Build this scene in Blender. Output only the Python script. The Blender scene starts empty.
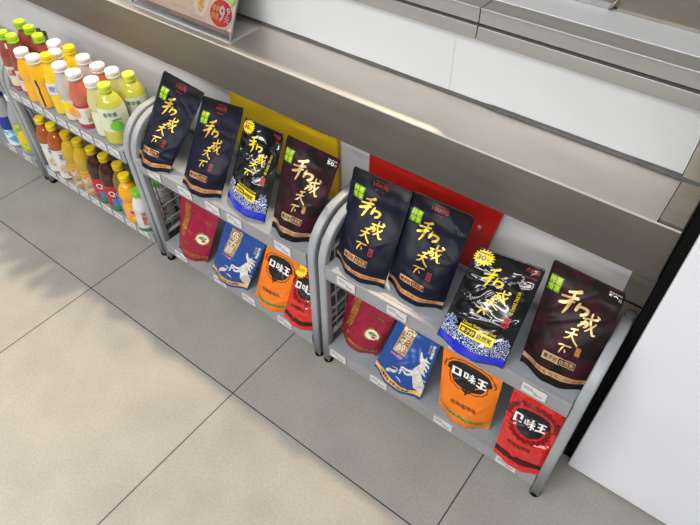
import bpy, bmesh, math, random
from mathutils import Vector, Matrix, noise
SC = bpy.context.scene
COL = SC.collection
PI = math.pi
random.seed(7)

# ------------------------------------------------------------------ camera
cam_d = bpy.data.cameras.new('camera')
cam = bpy.data.objects.new('camera', cam_d)
COL.objects.link(cam)
cam_d.sensor_width = 36.0
cam_d.lens = 601.877 / 700 * 36.0
cam_d.clip_start = 0.02
yaw, pitch, roll = -0.6544863, -0.8088438, -0.0037767
fw = Vector((math.sin(yaw) * math.cos(pitch), math.cos(yaw) * math.cos(pitch), math.sin(pitch)))
rt = Vector((math.cos(yaw), -math.sin(yaw), 0))
up = rt.cross(fw)
r2 = rt * math.cos(roll) + up * math.sin(roll)
u2 = -rt * math.sin(roll) + up * math.cos(roll)
mw = Matrix((r2, u2, -fw)).transposed().to_4x4()
mw.translation = Vector((1.351076, -0.476556, 1.365613))
cam.matrix_world = mw
SC.camera = cam

# ------------------------------------------------------------------ light
SC.view_settings.view_transform = 'Standard'
SC.view_settings.look = 'None'
SC.view_settings.gamma = 1
SC.view_settings.use_curve_mapping = False
SC.view_settings.exposure = -0.15
world = bpy.data.worlds.new('room_light')
SC.world = world
world.use_nodes = True
bg = world.node_tree.nodes['Background']
bg.inputs[0].default_value = (0.80, 0.84, 0.90, 1)
bg.inputs[1].default_value = 0.40


def area(name, loc, size, sizey, power, color, target=None):
    d = bpy.data.lights.new(name, 'AREA')
    d.shape = 'RECTANGLE'
    d.size = size
    d.size_y = sizey
    d.energy = power
    d.color = color
    o = bpy.data.objects.new(name, d)
    COL.objects.link(o)
    o.location = loc
    if target is not None:
        o.rotation_euler = (Vector(target) - Vector(loc)).to_track_quat('-Z', 'Y').to_euler()
    return o


def spot(name, loc, target, power, color, angle, blend, radius):
    d = bpy.data.lights.new(name, 'SPOT')
    d.energy = power
    d.color = color
    d.spot_size = math.radians(angle)
    d.spot_blend = blend
    d.shadow_soft_size = radius
    o = bpy.data.objects.new(name, d)
    COL.objects.link(o)
    o.location = loc
    o.rotation_euler = (Vector(target) - Vector(loc)).to_track_quat('-Z', 'Y').to_euler()
    return o


# ceiling panel lights of the shop, the long one an added fill, and the kitchen light beyond the counter
area('ceiling_area_light', (0.3, -1.5, 2.75), 1.2, 0.6, 42, (1.0, 0.97, 0.93))
area('ceiling_area_light', (-2.2, -1.2, 2.75), 1.2, 0.6, 30, (1.0, 0.98, 0.95))
area('ceiling_area_light', (2.4, -2.2, 2.75), 1.2, 0.6, 42, (1.0, 0.97, 0.93))
area('ceiling_area_light', (0.3, -3.0, 2.75), 3.6, 0.4, 170, (1.0, 0.98, 0.95))  # unseen long panel, added for front fill and streaks on glossy film
area('kitchen_panel_light', (0.9, 1.7, 2.6), 1.6, 0.5, 26, (0.95, 0.98, 1.0))
# warm downlights over the kitchen side: they reach the aisle floor past the counter edge
spot('kitchen_downlight', (0.20, 1.62, 2.65), (0.30, -0.45, 0), 310, (1.0, 0.76, 0.50), 52, 0.6, 0.07)
spot('kitchen_downlight', (-1.10, 1.62, 2.65), (-0.80, -0.45, 0), 250, (1.0, 0.76, 0.50), 52, 0.6, 0.12)

# ------------------------------------------------------------------ materials
MATS = {}


def mat(name, color, rough=0.5, metal=0.0, coat=0.0, spec=0.5, trans=0.0, ior=1.45, emit=0.0):
    if name in MATS:
        return MATS[name]
    m = bpy.data.materials.new(name)
    m.use_nodes = True
    b = m.node_tree.nodes['Principled BSDF']
    b.inputs['Base Color'].default_value = (*color, 1)
    b.inputs['Roughness'].default_value = rough
    b.inputs['Metallic'].default_value = metal
    b.inputs['Coat Weight'].default_value = coat
    b.inputs['Coat Roughness'].default_value = 0.05
    b.inputs['Specular IOR Level'].default_value = spec
    b.inputs['Transmission Weight'].default_value = trans
    b.inputs['IOR'].default_value = ior
    MATS[name] = m
    return m


def noisy(name, c1, c2, rough=0.5, metal=0.0, scale=(5, 5, 5), detail=4, lo=0.35, hi=0.65, bump=0.0, rvar=0.0, coat=0.0):
    if name in MATS:
        return MATS[name]
    m = mat(name, c1, rough, metal, coat)
    nt = m.node_tree
    b = nt.nodes['Principled BSDF']
    tc = nt.nodes.new('ShaderNodeTexCoord')
    mp = nt.nodes.new('ShaderNodeMapping')
    mp.inputs['Scale'].default_value = scale
    nz = nt.nodes.new('ShaderNodeTexNoise')
    nz.inputs['Scale'].default_value = 1.0
    nz.inputs['Detail'].default_value = detail
    rp = nt.nodes.new('ShaderNodeValToRGB')
    rp.color_ramp.elements[0].position = lo
    rp.color_ramp.elements[0].color = (*c1, 1)
    rp.color_ramp.elements[1].position = hi
    rp.color_ramp.elements[1].color = (*c2, 1)
    nt.links.new(tc.outputs['Object'], mp.inputs[0])
    nt.links.new(mp.outputs[0], nz.inputs['Vector'])
    nt.links.new(nz.outputs['Fac'], rp.inputs[0])
    nt.links.new(rp.outputs[0], b.inputs['Base Color'])
    if bump:
        bp = nt.nodes.new('ShaderNodeBump')
        bp.inputs['Strength'].default_value = bump
        bp.inputs['Distance'].default_value = 0.002
        nt.links.new(nz.outputs['Fac'], bp.inputs['Height'])
        nt.links.new(bp.outputs[0], b.inputs['Normal'])
    if rvar:
        mr = nt.nodes.new('ShaderNodeMapRange')
        mr.inputs['To Min'].default_value = rough - rvar
        mr.inputs['To Max'].default_value = rough + rvar
        nt.links.new(nz.outputs['Fac'], mr.inputs[0])
        nt.links.new(mr.outputs[0], b.inputs['Roughness'])
    return m


def floor_material():
    m = mat('floor_tiles', (0.4, 0.38, 0.35), 0.42)
    nt = m.node_tree
    b = nt.nodes['Principled BSDF']
    tc = nt.nodes.new('ShaderNodeTexCoord')
    n1 = nt.nodes.new('ShaderNodeTexNoise')
    n1.inputs['Scale'].default_value = 7
    n1.inputs['Detail'].default_value = 6
    n2 = nt.nodes.new('ShaderNodeTexNoise')
    n2.inputs['Scale'].default_value = 160
    n2.inputs['Detail'].default_value = 4
    n2.inputs['Roughness'].default_value = 0.7
    r1 = nt.nodes.new('ShaderNodeValToRGB')
    r1.color_ramp.elements[0].position = 0.3
    r1.color_ramp.elements[0].color = (0.272, 0.262, 0.236, 1)
    r1.color_ramp.elements[1].position = 0.7
    r1.color_ramp.elements[1].color = (0.325, 0.313, 0.284, 1)
    r2_ = nt.nodes.new('ShaderNodeValToRGB')
    r2_.color_ramp.elements[0].position = 0.3
    r2_.color_ramp.elements[0].color = (0.86, 0.86, 0.86, 1)
    r2_.color_ramp.elements[1].position = 0.7
    r2_.color_ramp.elements[1].color = (1.10, 1.10, 1.10, 1)
    mx = nt.nodes.new('ShaderNodeMix')
    mx.data_type = 'RGBA'
    mx.blend_type = 'MULTIPLY'
    mx.inputs[0].default_value = 1
    bk = nt.nodes.new('ShaderNodeTexBrick')
    bk.offset = 0
    bk.squash = 1
    bk.inputs['Scale'].default_value = 1
    bk.inputs['Mortar Size'].default_value = 0.0017
    bk.inputs['Mortar Smooth'].default_value = 0.2
    bk.inputs['Brick Width'].default_value = 0.6
    bk.inputs['Row Height'].default_value = 0.6
    bk.inputs['Mortar'].default_value = (0.035, 0.033, 0.030, 1)
    L = nt.links.new
    L(tc.outputs['Object'], n1.inputs['Vector'])
    L(tc.outputs['Object'], n2.inputs['Vector'])
    L(tc.outputs['Object'], bk.inputs['Vector'])
    L(n1.outputs['Fac'], r1.inputs[0])
    L(n2.outputs['Fac'], r2_.inputs[0])
    L(r1.outputs[0], mx.inputs[6])
    L(r2_.outputs[0], mx.inputs[7])
    L(mx.outputs[2], bk.inputs['Color1'])
    L(mx.outputs[2], bk.inputs['Color2'])
    L(bk.outputs['Color'], b.inputs['Base Color'])
    bp = nt.nodes.new('ShaderNodeBump')
    bp.inputs['Strength'].default_value = 0.15
    bp.inputs['Distance'].default_value = 0.001
    L(n2.outputs['Fac'], bp.inputs['Height'])
    L(bp.outputs[0], b.inputs['Normal'])
    return m


def wave_material():
    m = mat('printed_wave_band', (0.1, 0.15, 0.5), 0.15, coat=0.6)
    nt = m.node_tree
    b = nt.nodes['Principled BSDF']
    tc = nt.nodes.new('ShaderNodeTexCoord')
    v = nt.nodes.new('ShaderNodeTexVoronoi')
    v.inputs['Scale'].default_value = 150
    mu = nt.nodes.new('ShaderNodeMath')
    mu.operation = 'MULTIPLY'
    mu.inputs[1].default_value = 16
    sn = nt.nodes.new('ShaderNodeMath')
    sn.operation = 'SINE'
    rp = nt.nodes.new('ShaderNodeValToRGB')
    e = rp.color_ramp.elements
    e[0].position = 0.45
    e[0].color = (0.015, 0.03, 0.16, 1)
    e[1].position = 0.90
    e[1].color = (0.85, 0.88, 0.92, 1)
    k = rp.color_ramp.elements.new(0.66)
    k.color = (0.10, 0.22, 0.55, 1)
    L = nt.links.new
    L(tc.outputs['Object'], v.inputs['Vector'])
    L(v.outputs['Distance'], mu.inputs[0])
    L(mu.outputs[0], sn.inputs[0])
    L(sn.outputs[0], rp.inputs[0])
    L(rp.outputs[0], b.inputs['Base Color'])
    return m


def steel(name, c, rough, scale):
    m = noisy(name, c, tuple(x * 0.88 for x in c), rough, 1.0, scale, 5, 0.3, 0.7, 0.03, 0.07)
    return m


M_FLOOR = floor_material()
M_WALL = noisy('white_wall_panel', (0.68, 0.70, 0.72), (0.645, 0.665, 0.685), 0.35, 0, (3, 3, 3))
M_WALLLOW = noisy('white_lower_panel', (0.66, 0.66, 0.67), (0.60, 0.60, 0.61), 0.45, 0, (4, 4, 4))
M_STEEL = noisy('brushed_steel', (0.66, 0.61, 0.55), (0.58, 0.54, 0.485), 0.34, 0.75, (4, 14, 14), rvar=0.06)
M_GLINT = mat('steel_edge_glint', (0.85, 0.83, 0.80), 0.3, 0.5)  # steel with the edge highlight put into its colour
M_STEELD = noisy('brown_steel_and_reflection', (0.25, 0.225, 0.195), (0.22, 0.197, 0.168), 0.48, 0.55, (3, 30, 30))  # brown appliance steel; on the apron it paints in the floor reflection
M_STEELC = noisy('column_steel', (0.42, 0.385, 0.33), (0.36, 0.33, 0.28), 0.42, 0.6, (30, 30, 4))
M_ALU = noisy('grey_aluminium', (0.50, 0.50, 0.50), (0.44, 0.44, 0.44), 0.38, 0.7, (2, 40, 40))
M_SEAL = noisy('grey_sealant', (0.075, 0.078, 0.08), (0.11, 0.113, 0.117), 0.6, 0, (20, 20, 20))
M_BLACK = mat('black_rubber_and_gap_shade', (0.004, 0.004, 0.004), 0.8, spec=0.1)  # rubber caps; also the shade painted into the cabinet gap
M_CAB = noisy('white_enamel', (0.76, 0.78, 0.83), (0.73, 0.75, 0.80), 0.30, 0, (4, 4, 4))
M_RACK = noisy('grey_painted_metal', (0.34, 0.36, 0.38), (0.31, 0.33, 0.35), 0.40, 0.05, (15, 15, 15))
M_WIRE = mat('grey_wire', (0.36, 0.37, 0.38), 0.4, 0.2)
M_CAP = mat('dark_plastic_cap', (0.10, 0.105, 0.11), 0.5)
M_DECK = noisy('grey_shelf_deck', (0.28, 0.315, 0.345), (0.25, 0.28, 0.31), 0.42, 0.05, (12, 12, 12))
M_LIP = noisy('pale_grey_rail', (0.30, 0.305, 0.32), (0.27, 0.275, 0.29), 0.38, 0, (10, 10, 10))
M_TAG = mat('tag_paper', (0.62, 0.61, 0.61), 0.35)
M_TAGINK = mat('tag_ink', (0.22, 0.21, 0.22), 0.6)
M_YEL = noisy('yellow_board_face', (0.70, 0.46, 0.012), (0.62, 0.40, 0.01), 0.4, 0, (5, 5, 5))
M_RED = noisy('red_board_face', (0.56, 0.018, 0.012), (0.48, 0.014, 0.01), 0.35, 0, (5, 5, 5))
M_EDGE = mat('board_edge', (0.45, 0.30, 0.26), 0.5)
M_PINK = mat('bolt_head', (0.62, 0.36, 0.28), 0.35, 0.3)
M_GOLD = noisy('gold_foil', (0.86, 0.60, 0.10), (0.60, 0.38, 0.05), 0.35, 0.45, (90, 90, 90))
M_GOLDP = noisy('pale_gold_foil', (0.82, 0.58, 0.27), (0.62, 0.41, 0.16), 0.35, 0.35, (90, 90, 90))
M_COPPER = mat('copper_print', (0.62, 0.33, 0.14), 0.4, 0.3)
M_TAN = mat('tan_gold_print', (0.55, 0.37, 0.20), 0.4, 0.3)
M_NAVY = noisy('navy_matt_foil', (0.006, 0.007, 0.018), (0.009, 0.010, 0.024), 0.40, 0.0, (20, 20, 20))
M_NAVY.node_tree.nodes['Principled BSDF'].inputs['Specular IOR Level'].default_value = 0.20
M_NAVYT = mat('navy_top_shade', (0.003, 0.003, 0.005), 0.36, spec=0.3)  # navy foil coloured near black, shade painted into the pouch top
M_INK = mat('black_ink', (0.008, 0.007, 0.008), 0.4)
M_DRED = mat('dark_red_print', (0.36, 0.02, 0.02), 0.4)
M_REDP = mat('red_print', (0.60, 0.025, 0.02), 0.4)
M_GREEN = mat('green_sticker', (0.035, 0.22, 0.015), 0.35)
M_YELP = mat('yellow_print', (0.85, 0.68, 0.02), 0.3)
M_LIMEP = mat('lime_print', (0.50, 0.60, 0.03), 0.35)
M_WHITEP = mat('white_print', (0.80, 0.80, 0.78), 0.35)
M_GLOSSB = mat('black_glossy_film', (0.004, 0.004, 0.005), 0.14, coat=0.4)
M_BLUEB = mat('bright_blue_film', (0.015, 0.025, 0.50), 0.16, coat=0.6)
M_WAVE = wave_material()
M_CRIM = noisy('crimson_foil', (0.31, 0.010, 0.040), (0.25, 0.008, 0.030), 0.34, 0.1, (20, 20, 20))
M_OLDGOLD = noisy('dull_gold_print', (0.42, 0.22, 0.035), (0.20, 0.06, 0.02), 0.35, 0.3, (200, 200, 200), lo=0.45, hi=0.6)
M_BLUE = noisy('blue_foil', (0.017, 0.072, 0.30), (0.014, 0.058, 0.25), 0.35, 0.1, (15, 15, 15))
M_CREAM = mat('cream_print', (0.74, 0.70, 0.58), 0.4)
M_ORGOLD = mat('orange_gold_print', (0.75, 0.44, 0.12), 0.4)
M_PINKP = mat('pink_print', (0.80, 0.20, 0.34), 0.4)
M_BROWNP = mat('brown_print', (0.34, 0.10, 0.02), 0.4)
M_ORANGE = noisy('orange_foil', (0.80, 0.19, 0.010), (0.72, 0.165, 0.009), 0.36, 0.0, (12, 12, 12))
M_OLIVE = mat('olive_print', (0.40, 0.30, 0.05), 0.4)
M_OLIVED = mat('dark_green_print', (0.10, 0.12, 0.02), 0.4)
M_REDF = mat('red_glossy_film', (0.55, 0.014, 0.010), 0.10, coat=0.9)
M_MAROON = mat('maroon_print', (0.16, 0.006, 0.008), 0.25)
M_SILV = mat('silver_grey_print', (0.40, 0.38, 0.30), 0.35, 0.3)


def brown_material():
    m = mat('dark_brown_foil', (0.03, 0.015, 0.016), 0.40, spec=0.22)
    nt = m.node_tree
    b = nt.nodes['Principled BSDF']
    tc = nt.nodes.new('ShaderNodeTexCoord')
    ck = nt.nodes.new('ShaderNodeTexVoronoi')
    ck.distance = 'CHEBYCHEV'
    ck.inputs['Scale'].default_value = 42
    ck.inputs['Randomness'].default_value = 0.55
    rp = nt.nodes.new('ShaderNodeValToRGB')
    rp.color_ramp.elements[0].position = 0.35
    rp.color_ramp.elements[0].color = (0.010, 0.006, 0.006, 1)
    rp.color_ramp.elements[1].position = 0.75
    rp.color_ramp.elements[1].color = (0.034, 0.006, 0.013, 1)
    sp = nt.nodes.new('ShaderNodeSeparateColor')
    L = nt.links.new
    L(tc.outputs['Object'], ck.inputs['Vector'])
    L(ck.outputs['Color'], sp.inputs[0])
    L(sp.outputs[0], rp.inputs[0])
    L(rp.outputs[0], b.inputs['Base Color'])
    return m


M_BROWN = brown_material()


# ------------------------------------------------------------------ mesh helpers
class MB:
    """collects vertices, faces and materials and links them as ONE mesh object"""

    def __init__(self):
        self.v, self.f, self.m, self.mats, self.sm = [], [], [], [], []

    def mi(self, m):
        if m not in self.mats:
            self.mats.append(m)
        return self.mats.index(m)

    def add(self, verts, faces, m, smooth=False):
        o = len(self.v)
        self.v += [tuple(p) for p in verts]
        k = self.mi(m)
        for f in faces:
            self.f.append([i + o for i in f])
            self.m.append(k)
            self.sm.append(smooth)

    def box(self, a, b, m):
        x0, y0, z0 = a
        x1, y1, z1 = b
        v = [(x0, y0, z0), (x1, y0, z0), (x1, y1, z0), (x0, y1, z0), (x0, y0, z1), (x1, y0, z1), (x1, y1, z1), (x0, y1, z1)]
        f = [(0, 3, 2, 1), (4, 5, 6, 7), (0, 1, 5, 4), (1, 2, 6, 5), (2, 3, 7, 6), (3, 0, 4, 7)]
        self.add(v, f, m)

    def grid(self, fn, nu, nv, m, smooth=True, flip=False):
        v = [fn(i / nu, j / nv) for j in range(nv + 1) for i in range(nu + 1)]
        f = []
        for j in range(nv):
            for i in range(nu):
                a = j * (nu + 1) + i
                q = (a, a + 1, a + nu + 2, a + nu + 1)
                f.append(q[::-1] if flip else q)
        self.add(v, f, m, smooth)

    def lathe(self, prof, seg, m, cx=0, cy=0, close=True):
        v, f = [], []
        n = len(prof)
        for r, z in prof:
            for k in range(seg):
                a = 2 * PI * k / seg
                v.append((cx + r * math.cos(a), cy + r * math.sin(a), z))
        for j in range(n - 1):
            for k in range(seg):
                k2 = (k + 1) % seg
                f.append((j * seg + k, j * seg + k2, (j + 1) * seg + k2, (j + 1) * seg + k))
        if close:
            f.append(tuple(range(seg))[::-1])
            f.append(tuple((n - 1) * seg + k for k in range(seg)))
        self.add(v, f, m, True)

    def tube(self, pts, r, m, seg=10, cap=True, flat=1.0, square=1.0):
        pts = [Vector(p) for p in pts]
        v, f = [], []
        ref = Vector((1, 0, 0))
        for i, p in enumerate(pts):
            t = (pts[min(i + 1, len(pts) - 1)] - pts[max(i - 1, 0)]).normalized()
            r_ = ref if abs(t.dot(ref)) < 0.9 else Vector((0, 0, 1))
            a = (r_ - t * r_.dot(t)).normalized()
            b = t.cross(a)
            for k in range(seg):
                an = 2 * PI * k / seg
                ca, sa = math.cos(an), math.sin(an)
                q = 1 if square == 1.0 else 1 / (abs(ca) ** square + abs(sa) ** square) ** (1 / square)
                v.append(p + a * ca * r * q + b * sa * r * flat * q)
        for i in range(len(pts) - 1):
            for k in range(seg):
                k2 = (k + 1) % seg
                f.append((i * seg + k, i * seg + k2, (i + 1) * seg + k2, (i + 1) * seg + k))
        if cap:
            f.append(tuple(range(seg))[::-1])
            f.append(tuple((len(pts) - 1) * seg + k for k in range(seg)))
        self.add(v, f, m, seg > 4)

    def build(self, name, parent=None, loc=None, bevel=0.0, rot=None):
        me = bpy.data.meshes.new(name)
        me.from_pydata(self.v, [], self.f)
        for m in self.mats:
            me.materials.append(m)
        for p, k, s in zip(me.polygons, self.m, self.sm):
            p.material_index = k
            p.use_smooth = s
        bm = bmesh.new()
        bm.from_mesh(me)
        bmesh.ops.remove_doubles(bm, verts=bm.verts, dist=1e-6)
        bm.to_mesh(me)
        bm.free()
        me.update()
        o = bpy.data.objects.new(name, me)
        COL.objects.link(o)
        if loc is not None:
            o.location = loc
        if rot is not None:
            o.rotation_euler = rot
        if parent is not None:
            o.parent = parent
        if bevel:
            bv = o.modifiers.new('bevel', 'BEVEL')
            bv.width = bevel
            bv.segments = 2
            bv.limit_method = 'ANGLE'
        return o


def tag(o, label, cat, group=None):
    o['label'] = label
    o['category'] = cat
    if group:
        o['group'] = group
    return o


def thing(name, label, cat, loc=(0, 0, 0), group=None):
    o = bpy.data.objects.new(name, None)
    o.empty_display_size = 0.05
    COL.objects.link(o)
    o.location = loc
    return tag(o, label, cat, group)


def struct(o):
    o['kind'] = 'structure'
    return o


# ---- flat shapes for printing: each is (verts2d, faces) in its own units
TEXT = {}


def split_long(verts, faces, maxlen):
    bm = bmesh.new()
    vs = [bm.verts.new((x, y, 0)) for x, y in verts]
    for f in faces:
        try:
            bm.faces.new([vs[i] for i in f])
        except ValueError:
            pass
    bmesh.ops.triangulate(bm, faces=bm.faces[:])
    for _ in range(5):
        es = [e for e in bm.edges if e.calc_length() > maxlen]
        if not es:
            break
        bmesh.ops.subdivide_edges(bm, edges=es, cuts=1)
        bmesh.ops.triangulate(bm, faces=[f for f in bm.faces if len(f.verts) > 3])
    bm.verts.index_update()
    v = [(p.co.x, p.co.y) for p in bm.verts]
    f = []
    for q in bm.faces:
        ids = [p.index for p in q.verts]
        if q.normal.z < 0:
            ids = ids[::-1]
        f.append(ids)
    bm.free()
    return v, f


def text(body, bold=0.0, vertical=False, spacing=1.0):
    """the letters as a flat mesh, scaled to the unit square"""
    key = (body, bold, vertical)
    if key in TEXT:
        return TEXT[key]
    cu = bpy.data.curves.new('lettering', 'FONT')
    cu.body = '\n'.join(body) if vertical else body
    cu.resolution_u = 2
    cu.space_character = spacing
    ob = bpy.data.objects.new('lettering', cu)
    COL.objects.link(ob)
    dg = bpy.context.evaluated_depsgraph_get()
    dg.update()
    me = bpy.data.meshes.new_from_object(ob.evaluated_get(dg))
    v = [(p.co.x, p.co.y) for p in me.vertices]
    f = [tuple(p.vertices) for p in me.polygons]
    bpy.data.objects.remove(ob)
    bpy.data.curves.remove(cu)
    bpy.data.meshes.remove(me)
    v, f = norm(v, f)
    if bold:
        n, V, F = len(v), [], []
        cols = max(len(body), 1)
        sx, sy = (bold * 0.9, bold * 0.9 / cols) if vertical else (bold * 0.9 / cols, bold * 0.9)
        for i, (dx, dy) in enumerate(((-1, 0), (1, 0), (0, -1), (0, 1))):
            V += [(x + dx * sx, y + dy * sy) for x, y in v]
            F += [tuple(q + i * n for q in p) for p in f]
        v, f = V, F
    TEXT[key] = (v, f)
    return TEXT[key]


def norm(v, f):
    x0, x1 = min(p[0] for p in v), max(p[0] for p in v)
    y0, y1 = min(p[1] for p in v), max(p[1] for p in v)
    v = [((x - x0) / max(x1 - x0, 1e-9), (y - y0) / max(y1 - y0, 1e-9)) for x, y in v]
    return v, f


def rect2(nx=1, ny=1):
    v = [(i / nx, j / ny) for j in range(ny + 1) for i in range(nx + 1)]
    f = [(j * (nx + 1) + i, j * (nx + 1) + i + 1, (j + 1) * (nx + 1) + i + 1, (j + 1) * (nx + 1) + i) for j in range(ny) for i in range(nx)]
    return v, f


def frame2(t, s):
    """an open rectangle, t wide sideways and s wide up and down"""
    o = [(0, 0), (1, 0), (1, 1), (0, 1)]
    i = [(t, s), (1 - t, s), (1 - t, 1 - s), (t, 1 - s)]
    return o + i, [(0, 1, 5, 4), (1, 2, 6, 5), (2, 3, 7, 6), (3, 0, 4, 7)]


def blob2(fn, n=40):
    v = [(0.5, 0.5)] + [fn(2 * PI * k / n) for k in range(n)]
    return v, [(0, 1 + k, 1 + (k + 1) % n) for k in range(n)]


def ring2(fo, fi, n=64):
    v = [fo(2 * PI * k / n) for k in range(n)] + [fi(2 * PI * k / n) for k in range(n)]
    return v, [(k, (k + 1) % n, n + (k + 1) % n, n + k) for k in range(n)]


def disc2(n=28):
    return blob2(lambda a: (0.5 + 0.5 * math.cos(a), 0.5 + 0.5 * math.sin(a)), n)


def star2(n=18, inner=0.66):
    return blob2(lambda a: (0.5 + 0.5 * math.cos(a) * (1 if round(a / (2 * PI) * 2 * n) % 2 else inner),
                            0.5 + 0.5 * math.sin(a) * (1 if round(a / (2 * PI) * 2 * n) % 2 else inner)), 2 * n)


def strokes2(strokes):
    """brush strokes: each a list of (x, y, width)"""
    V, F = [], []
    for s in strokes:
        p = [s[0]] + list(s) + [s[-1]]
        out = []
        for i in range(1, len(p) - 2):
            for k in range(6):
                t = k / 6
                out.append([0.5 * (2 * p[i][c] + (p[i + 1][c] - p[i - 1][c]) * t + (2 * p[i - 1][c] - 5 * p[i][c] + 4 * p[i + 1][c] - p[i + 2][c]) * t * t
                                   + (3 * p[i][c] - p[i - 1][c] - 3 * p[i + 1][c] + p[i + 2][c]) * t ** 3) for c in range(3)])
        out.append(list(s[-1]))
        out = [(x, y, w * 0.86) for x, y, w in out]
        o = len(V)
        for i, (x, y, w) in enumerate(out):
            a, b = out[max(i - 1, 0)], out[min(i + 1, len(out) - 1)]
            dx, dy = b[0] - a[0], b[1] - a[1]
            L = math.hypot(dx, dy) or 1
            V.append((x - dy / L * w / 2, y + dx / L * w / 2))
            V.append((x + dy / L * w / 2, y - dx / L * w / 2))
            if i:
                F.append((o + 2 * i - 2, o + 2 * i - 1, o + 2 * i + 1, o + 2 * i))
        for end in (0, len(out) - 1):
            x, y, w = out[end]
            o2 = len(V)
            V += [(x + w / 2 * math.cos(2 * PI * k / 10), y + w / 2 * math.sin(2 * PI * k / 10)) for k in range(10)]
            F.append(tuple(range(o2, o2 + 10)))
    return V, F


BRUSH = [
    # he
    strokes2([[(.56, .98, .16), (.42, .90, .12), (.20, .83, .09)], [(.02, .60, .09), (.28, .65, .10), (.54, .72, .12)],
              [(.40, .90, .08), (.37, .60, .13), (.30, .25, .12), (.22, .02, .07)], [(.36, .60, .10), (.20, .42, .12), (.00, .34, .10)],
              [(.02, .36, .08), (.22, .46, .08), (.46, .56, .10)],
              [(.66, .60, .08), (.62, .42, .13), (.60, .30, .12)], [(.62, .44, .09), (.80, .50, .12), (.98, .46, .14), (.94, .30, .12), (.82, .22, .11)]]),
    # cheng
    strokes2([[(.12, .66, .10), (.45, .73, .11), (.82, .82, .12)], [(.28, .70, .10), (.20, .45, .14), (.00, .22, .10)],
              [(.22, .48, .09), (.40, .52, .10), (.40, .34, .11), (.28, .26, .08)],
              [(.50, 1.0, .10), (.52, .65, .13), (.66, .35, .13), (.84, .06, .11), (.98, .10, .05)],
              [(.84, .60, .10), (.66, .36, .11), (.42, .12, .07)], [(.78, .98, .12), (.88, .92, .12)], [(.08, .44, .10), (.30, .40, .10)]]),
    # tian
    strokes2([[(.28, .82, .10), (.52, .88, .13), (.70, .94, .12)], [(.02, .50, .11), (.40, .58, .12), (.76, .64, .11)],
              [(.52, .88, .11), (.46, .55, .15), (.28, .28, .13), (.04, .14, .08)], [(.46, .50, .10), (.66, .26, .14), (1.0, .02, .12)]]),
    # xia
    strokes2([[(.00, .74, .10), (.25, .84, .14), (.60, .88, .15), (.95, .95, .16)], [(.48, .84, .10), (.34, .55, .15), (.26, .25, .14), (.22, .02, .08)],
              [(.56, .50, .07), (.64, .36, .15), (.64, .26, .12)]]),
]
def rects2(rs, quads=()):
    V, F = [], []
    for x0, y0, x1, y1 in rs:
        o = len(V)
        V += [(x0, y0), (x1, y0), (x1, y1), (x0, y1)]
        F.append((o, o + 1, o + 2, o + 3))
    for q in quads:
        o = len(V)
        V += list(q)
        F.append((o, o + 1, o + 2, o + 3))
    return V, F


BLOCK = rects2([(0, .08, .075, .92), (.195, .08, .27, .92), (.0, .08, .27, .25), (0, .75, .27, .92),
                (.34, .22, .385, .84), (.425, .22, .47, .84), (.34, .22, .47, .35), (.34, .71, .47, .84),
                (.505, .67, .66, .79), (.485, .42, .68, .55), (.555, 0, .612, 1),
                (.73, .83, .99, .98), (.75, .44, .97, .59), (.71, .02, 1, .18), (.825, .02, .895, .98)],
               [((.555, .42), (.555, .26), (.50, .06), (.475, .16)), ((.612, .42), (.612, .26), (.665, .06), (.69, .16))])
HORSE = strokes2([
    [(.508, .695, .026), (.53, .645, .042), (.565, .585, .062)],
    [(.585, .61, .05), (.595, .52, .085), (.575, .42, .125), (.56, .33, .15)],
    [(.565, .36, .14), (.60, .25, .135), (.65, .13, .145), (.70, .05, .13)],
    [(.53, .345, .06), (.45, .315, .042), (.375, .325, .03), (.385, .25, .02), (.38, .205, .026)],
    [(.53, .295, .06), (.46, .245, .04), (.40, .285, .026), (.365, .25, .02)],
    [(.598, .63, .02), (.603, .675, .008)],
    [(.205, .085, .05), (.245, .14, .07), (.295, .165, .06), (.33, .20, .03)], [(.27, .24, .012), (.31, .25, .02), (.35, .225, .012)],
    [(.36, .125, .012), (.40, .12, .022), (.44, .095, .010)], [(.66, .27, .014), (.69, .25, .022)]])
HORSE_MANE = strokes2([
    [(.60, .63, .03), (.645, .61, .03), (.672, .615, .008)], [(.625, .57, .035), (.66, .54, .03), (.675, .50, .008)],
    [(.625, .50, .03), (.655, .46, .028), (.66, .42, .008)], [(.625, .42, .03), (.645, .38, .024), (.67, .345, .008)]])
HORSE_LINES = strokes2([
    [(.56, .44, .006), (.60, .40, .010), (.61, .35, .005)], [(.525, .31, .006), (.56, .30, .010), (.60, .33, .005)],
    [(.56, .20, .005), (.61, .21, .010), (.66, .19, .005)], [(.60, .10, .005), (.65, .13, .010), (.70, .12, .005)],
    [(.535, .60, .005), (.56, .56, .008)], [(.22, .11, .006), (.26, .12, .012), (.29, .14, .006)]])


class Surf:
    """prints flat shapes on a curved surface given by P(u, v, lift)"""

    def __init__(self, P, w, h):
        self.P, self.w, self.h = P, w, h

    k = 0.0

    def put(self, mb, shape, box, m, layer=1, rot=0.0, maxlen=0.006, shear=0.0):
        u0, v0, u1, v1 = box
        vs, fs = shape
        W, H = (u1 - u0) * self.w, (v1 - v0) * self.h
        c, s = math.cos(rot), math.sin(rot)
        pts = []
        for x, y in vs:
            X, Y = (x - .5) * W + shear * (y - .5) * H, (y - .5) * H
            pts.append((X * c - Y * s, X * s + Y * c))
        pts, fs = split_long(pts, fs, maxlen)
        out = []
        for X, Y in pts:
            U, V = (u0 + u1) / 2 + X / self.w, (v0 + v1) / 2 + Y / self.h
            V += self.k * max(0, 1 - V) ** 1.6     # print sits higher up where the pouch bulges
            out.append(self.P(U, V, 0.0003 + 0.0004 * layer))
        mb.add(out, fs, m, True)


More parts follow.
